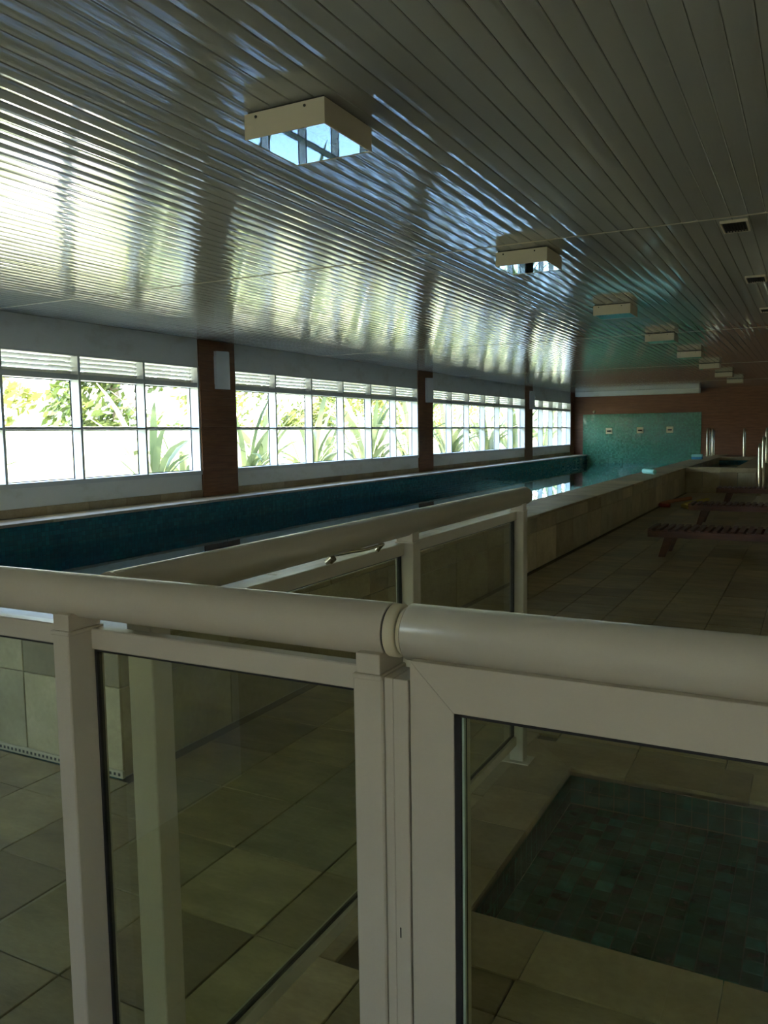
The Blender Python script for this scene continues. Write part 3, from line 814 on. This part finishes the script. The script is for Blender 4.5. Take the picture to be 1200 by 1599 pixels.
# ------------------------------------------------------------------ ceiling lamps, vents
lamp_words = ['largest and nearest the camera', 'second from the camera', 'third from the camera', 'fourth from the camera', 'fifth from the camera', 'sixth from the camera', 'seventh from the camera', 'farthest from the camera']
for k in range(8):
    y0 = 2.955 + 3.127 * k; x0, x1, y1 = -2.195, -1.795, y0 + 0.40
    c = ((x0 + x1) / 2, (y0 + y1) / 2, ZC)
    L = thing('ceiling_lamp', 'square white box lamp on the ceiling, %s' % lamp_words[k], 'lamp', c, 'square ceiling lamps in a row')
    zt_, zb_ = ZC - 0.012, ZC - 0.115
    bx('shadow_gap_plate', (x0 + 0.012, y0 + 0.012, zt_ - 0.004), (x1 - 0.012, y1 - 0.012, ZC - 0.0015), M['dark'], L)  # near-black colour stands in for the shade in the gap above the housing
    fr = MB(L.location)
    t_ = 0.006
    fr.box((x0, y0, zb_), (x1, y0 + t_, zt_)); fr.box((x0, y1 - t_, zb_), (x1, y1, zt_)); fr.box((x0, y0 + t_, zb_), (x0 + t_, y1 - t_, zt_)); fr.box((x1 - t_, y0 + t_, zb_), (x1, y1 - t_, zt_))
    fr.box((x0 + t_, y0 + t_, zt_ - 0.004), (x1 - t_, y1 - t_, zt_))
    hs = fr.build('housing', M['plastic'], L)
    bx('lens', (x0 + t_, y0 + t_, zb_ + 0.002), (x1 - t_, y1 - t_, zb_ + 0.007), M['lampglass'], L)
    for xs in (x0 + 0.06, x0 + 0.305):
        s = MB(L.location); s.tube([(xs, y0 + 0.001, zt_ - 0.018), (xs, y0 - 0.003, zt_ - 0.018)], 0.006, 8); s.build('screw', M['dark'], L).parent = hs
vent_words = ['nearest the camera', 'second from the camera', 'third from the camera', 'farthest visible']
for k in range(4):
    y0 = 6.0 + 2.24 * k; x0, x1, y1 = -0.60, -0.43, y0 + 0.32
    V = thing('air_vent', 'small dark ceiling air vent with pale frame, %s' % vent_words[k], 'vent', ((x0 + x1) / 2, (y0 + y1) / 2, ZC), 'ceiling air vents in a row')
    fr = MB(V.location); z0, z1 = ZC - 0.020, ZC - 0.0015; t_ = 0.011
    fr.box((x0, y0, z0), (x1, y0 + t_, z1)); fr.box((x0, y1 - t_, z0), (x1, y1, z1)); fr.box((x0, y0 + t_, z0), (x0 + t_, y1 - t_, z1)); fr.box((x1 - t_, y0 + t_, z0), (x1, y1 - t_, z1))
    fr.build('frame', M['plastic'], V)
    bx('duct_opening', (x0 + t_, y0 + t_, z1 - 0.006), (x1 - t_, y1 - t_, z1), M['dark'], V)
    for q in range(8):
        xs = x0 + t_ + (q + 0.5) * (x1 - x0 - 2 * t_) / 8
        bx('grille_slat', (xs - 0.0025, y0 + t_, z0 + 0.002), (xs + 0.0025, y1 - t_, z1 - 0.007), M['dark'], V)

# ------------------------------------------------------------------ wall sconces on the brown pillars
sw = ['pillar nearest the camera', 'second brown pillar', 'third brown pillar, farthest away']
for k, (a, b) in enumerate([(9.555, 9.84), (16.90, 17.18), (24.53, 24.80)]):
    x = XW + 0.03
    Sc = thing('wall_sconce', 'white upright wedge-shaped wall sconce on the %s' % sw[k], 'sconce', (x, (a + b) / 2, 2.13), 'white sconces on the brown pillars')
    mb = MB(Sc.location); mb.prism([(x + 0.001, a), (x + 0.05, a), (x + 0.115, a + 0.19), (x + 0.06, b), (x + 0.001, b)], 2, 2.13, 2.675); mb.build('shade', M['sconce'], Sc)
    bx('backplate', (x + 0.0002, a - 0.006, 2.2), (x + 0.008, b + 0.006, 2.6), M['sconce'], Sc)

# ------------------------------------------------------------------ far end: spouts, spa, steel handrails
swd = ['nearest the windows', 'in the middle of the three', 'farthest from the windows']
for k, (x, z) in enumerate([(-6.51, 1.42), (-5.43, 1.43), (-4.43, 1.435)]):
    P_ = thing('wall_spout', 'square beige spout plate on the teal mosaic, %s' % swd[k], 'spout', (x, YF - 0.02, z), 'spout plates on the teal mosaic')
    bx('plate', (x - 0.115, YF - 0.035, z - 0.11), (x + 0.115, YF - 0.0205, z + 0.11), M['beige'], P_, 0.004)
    bx('spout', (x - 0.06, YF - 0.10, z - 0.03), (x + 0.065, YF - 0.035, z + 0.02), M['dark'], P_, 0.006)
sn = MB((-7.05, YF, 2.11)); sn.tube([(-7.05, YF - 0.001, 2.11), (-7.05, YF - 0.02, 2.11), (-7.05, YF - 0.035, 2.11)], [0.05, 0.05, 0.03], 14)
tag(sn.build('wall_sensor', M['plastic']), 'tiny round white sensor on the brown wall above the teal mosaic', 'sensor')

spa = thing('spa_tub', 'raised stone-faced spa tub joined to the far part of the pool parapet', 'spa', (-1.85, 19.72, 0))
SX0, SX1, SY0, SY1 = XPO + 0.002, -1.10, 19.72, 27.7
sb = MB(spa.location)
sb.box((SX0, SY0 + 0.02, 0), (SX1 - 0.02, SY0 + 0.42, 0.47)); sb.box((SX0, SY1 - 0.4, 0), (SX1 - 0.02, SY1, 0.47)); sb.box((SX1 - 0.42, SY0 + 0.42, 0), (SX1 - 0.02, SY1 - 0.4, 0.47)); sb.box((SX0, SY0 + 0.42, 0), (SX1 - 0.42, SY1 - 0.4, 0.12))
sb.build('tub_core', M['teal_y'], spa)
for i in range(4):
    xa = SX0 + (SX1 - SX0) * i / 4
    bx('facing_stone', (xa + 0.002, SY0, 0), (xa + (SX1 - SX0) / 4 - 0.002, SY0 + 0.02, 0.468), M['parapet'], spa, 0.003)
for i in range(10):
    ya = SY0 + 0.02 + (SY1 - SY0 - 0.02) * i / 10
    bx('facing_stone', (SX1 - 0.02, ya + 0.002, 0), (SX1, ya + (SY1 - SY0 - 0.02) / 10 - 0.002, 0.468), M['parapet'], spa, 0.003)
for a, b in (((SX0 + 0.01, SY0 - 0.03, 0.47), (SX0 + 0.75, SY0 + 0.44, ZT)), ((SX0 + 0.752, SY0 - 0.03, 0.47), (SX1 + 0.02, SY0 + 0.44, ZT)), ((SX1 - 0.44, SY0 + 0.442, 0.47), (SX1 + 0.02, SY0 + 1.9, ZT)),
             ((SX1 - 0.44, SY0 + 1.902, 0.47), (SX1 + 0.02, SY1 + 0.01, ZT)), ((SX0 + 0.01, SY1 - 0.42, 0.47), (SX1 - 0.442, SY1 + 0.01, ZT))):
    bx('coping_stone', a, b, M['coping'], spa, 0.006)
sp_ = MB((SX0, SY0, 0.40)); sp_.poly([(SX0, SY0 + 0.42, 0.40), (SX1 - 0.42, SY0 + 0.42, 0.40), (SX1 - 0.42, SY1 - 0.4, 0.40), (SX0, SY1 - 0.4, 0.40)], [(0, 1, 2, 3)])
tag(sp_.build('spa_water', M['water']), 'dark still water inside the raised spa tub', 'water', kind='stuff')
pf = struct(bx('platform', (XPO + 0.002, SY1 + 0.014, 0.0), (0.6, YF - 0.005, 0.56), M['brown'], bev=0.004))

def handrail(name, label, x, y, z, h, L, r=0.028):
    H_ = thing(name, label, 'handrail', (x, y, z), 'steel handrails at the far end')
    pts = [(x, y, z), (x, y, z + h - 0.09), (x, y + 0.03, z + h - 0.02), (x, y + 0.10, z + h)]
    pts += [(x, y + L - 0.10, z + h), (x, y + L - 0.03, z + h - 0.02), (x, y + L, z + h - 0.09), (x, y + L, z)]
    mb = MB(H_.location); mb.tube(pts, r, 14); tb_ = mb.build('tube', M['chrome'], H_)
    for yy in (y, y + L):
        f = MB(H_.location); f.tube([(x, yy, z), (x, yy, z + 0.02)], 0.055, 14); f.build('floor_flange', M['chrome'], H_).parent = tb_
    return H_
handrail('steel_handrail', 'steel hoop handrail left of a matching pair beside the far teal mosaic', -2.99, 27.9, ZT, 0.88, 0.8)
handrail('steel_handrail', 'steel hoop handrail with bright double tubes right of the far teal mosaic', -2.93 + 0.02, 28.6, ZT, 0.85, 0.5)
handrail('steel_handrail', 'single steel hoop handrail in front of the dark brown far wall', -1.93, 28.0, 0.56, 0.87, 0.6)
handrail('steel_handrail', 'lowest steel handrail beside the right end of the spa tub', -1.02, 19.35, 0.0, 1.10, 0.5, 0.024)
handrail('steel_handrail', 'middle steel handrail beside the right end of the spa tub', -0.99, 20.2, 0.0, 1.25, 0.5, 0.024)
handrail('steel_handrail', 'tallest steel handrail at the right edge of the spa tub', -1.04, 22.6, ZT, 0.86, 0.5, 0.026)

# ------------------------------------------------------------------ wooden loungers
def lounger(label, y0, x0=-1.65, w_=0.62, L=1.95, zt_=0.325):
    T_ = thing('wooden_lounger', label, 'lounger', (x0 + L / 2, y0 + w_ / 2, 0), 'dark wooden loungers in a row')
    for yy in (y0, y0 + w_ - 0.04):
        bx('side_rail', (x0, yy, zt_ - 0.095), (x0 + L, yy + 0.04, zt_ - 0.022), M['wood'], T_, 0.004)
    for xx in (x0 + 0.001, x0 + L - 0.041):
        bx('end_rail', (xx, y0 + 0.041, zt_ - 0.09), (xx + 0.04, y0 + w_ - 0.041, zt_ - 0.023), M['wood'], T_, 0.004)
    n = 23
    me = None
    for i in range(n):
        xs = x0 + 0.002 + i * (L - 0.056) / (n - 1)
        if me is None:
            o = bx('slat', (xs, y0 - 0.004, zt_ - 0.0215), (xs + 0.052, y0 + w_ + 0.004, zt_), M['wood'], T_, 0.004); me = o.data; x_first = xs
        else:
            o = link('slat', me, None, T_); o.location = (xs - x_first, 0, 0)
    for xx, sx in ((x0 + 0.20, -0.085), (x0 + L - 0.26, 0.085)):
        for yy in (y0 + 0.041, y0 + w_ - 0.086):
            mb = MB(T_.location)
            t0, t1 = zt_ - 0.025, 0.0
            vs = [(xx, yy, t0), (xx + 0.11, yy, t0), (xx + 0.11, yy + 0.045, t0), (xx, yy + 0.045, t0),
                  (xx + sx, yy, t1), (xx + sx + 0.075, yy, t1), (xx + sx + 0.075, yy + 0.045, t1), (xx + sx, yy + 0.045, t1)]
            mb.poly(vs, [(0, 1, 2, 3), (7, 6, 5, 4), (0, 4, 5, 1), (1, 5, 6, 2), (2, 6, 7, 3), (3, 7, 4, 0)])
            mb.build('leg', M['wood'], T_)
    return T_
lounger('slatted dark wooden lounger nearest the camera, on the stone floor', 9.62)
lounger('slatted dark wooden lounger, middle one of the three', 13.02)
lounger('slatted dark wooden lounger farthest from the camera, near the spa tub', 16.75, x0=-1.62)

# ------------------------------------------------------------------ foam things
def curve_pts(ctrl, n=8):
    P4 = [Vector(c) for c in ctrl]; P4 = [P4[0] * 2 - P4[1]] + P4 + [P4[-1] * 2 - P4[-2]]
    out = []
    for i in range(1, len(P4) - 2):
        for k in range(n):
            t = k / n; a, b, c, d = P4[i - 1:i + 3]
            out.append(0.5 * ((2 * b) + (c - a) * t + (2 * a - 5 * b + 4 * c - d) * t * t + (3 * b - a - 3 * c + d) * t ** 3))
    out.append(P4[-2]); return out
def noodle(label, ctrl, mats, split):
    T_ = thing('pool_noodle', label, 'pool noodle', (ctrl[0][0], ctrl[0][1], 0), 'foam pool noodles on the floor')
    pts = curve_pts(ctrl); s = int(len(pts) * split)
    mb = MB(T_.location); mb.tube(pts[:s + 1], 0.036, 12); mb.build('foam_length', mats[0], T_)
    mb = MB(T_.location); mb.tube(pts[s:], 0.036, 12); mb.build('foam_length', mats[1], T_)
z = 0.037
noodle('folded red and orange foam pool noodle on the floor by the parapet', [(-2.33, 15.9, z), (-2.50, 15.95, z), (-2.52, 16.35, z), (-2.40, 17.1, z), (-2.20, 17.75, z)], (M['foam_red'], M['foam_orange']), 0.34)
noodle('bent yellow foam pool noodle on the floor beside the middle lounger', [(-1.95, 15.6, z), (-2.10, 15.9, z), (-2.10, 16.35, z), (-1.98, 16.9, z), (-1.84, 17.5, z)], (M['foam_yellow'], M['foam_yellow']), 0.5)
fr_ = MB((-2.85, 16.75, ZT)); fr_.tube([(-3.0, 16.95, ZT + 0.052), (-2.99, 16.94, ZT + 0.052), (-2.73, 16.56, ZT + 0.052), (-2.72, 16.55, ZT + 0.052)], [0.038, 0.05, 0.05, 0.038], 16)
tag(fr_.build('foam_roller', M['foam_cyan']), 'pale cyan foam roller lying on the pool parapet', 'foam roller')
kb = thing('kickboard_stack', 'blue kickboard with a pale cyan one on top at the far pool corner', 'kickboard', (-3.0, 25.2, ZT))
for q, mt in ((0, 'foam_blue'), (1, 'foam_cyan')):
    mb = MB(kb.location); z0 = ZT + 0.001 + q * 0.071
    pts = [(-3.1, 25.0), (-2.82, 25.0), (-2.82, 25.3), (-2.86, 25.4), (-2.96, 25.44), (-3.06, 25.4), (-3.1, 25.3)]
    mb.prism(pts, 2, z0, z0 + 0.07); mb.build('board', M[mt], kb)
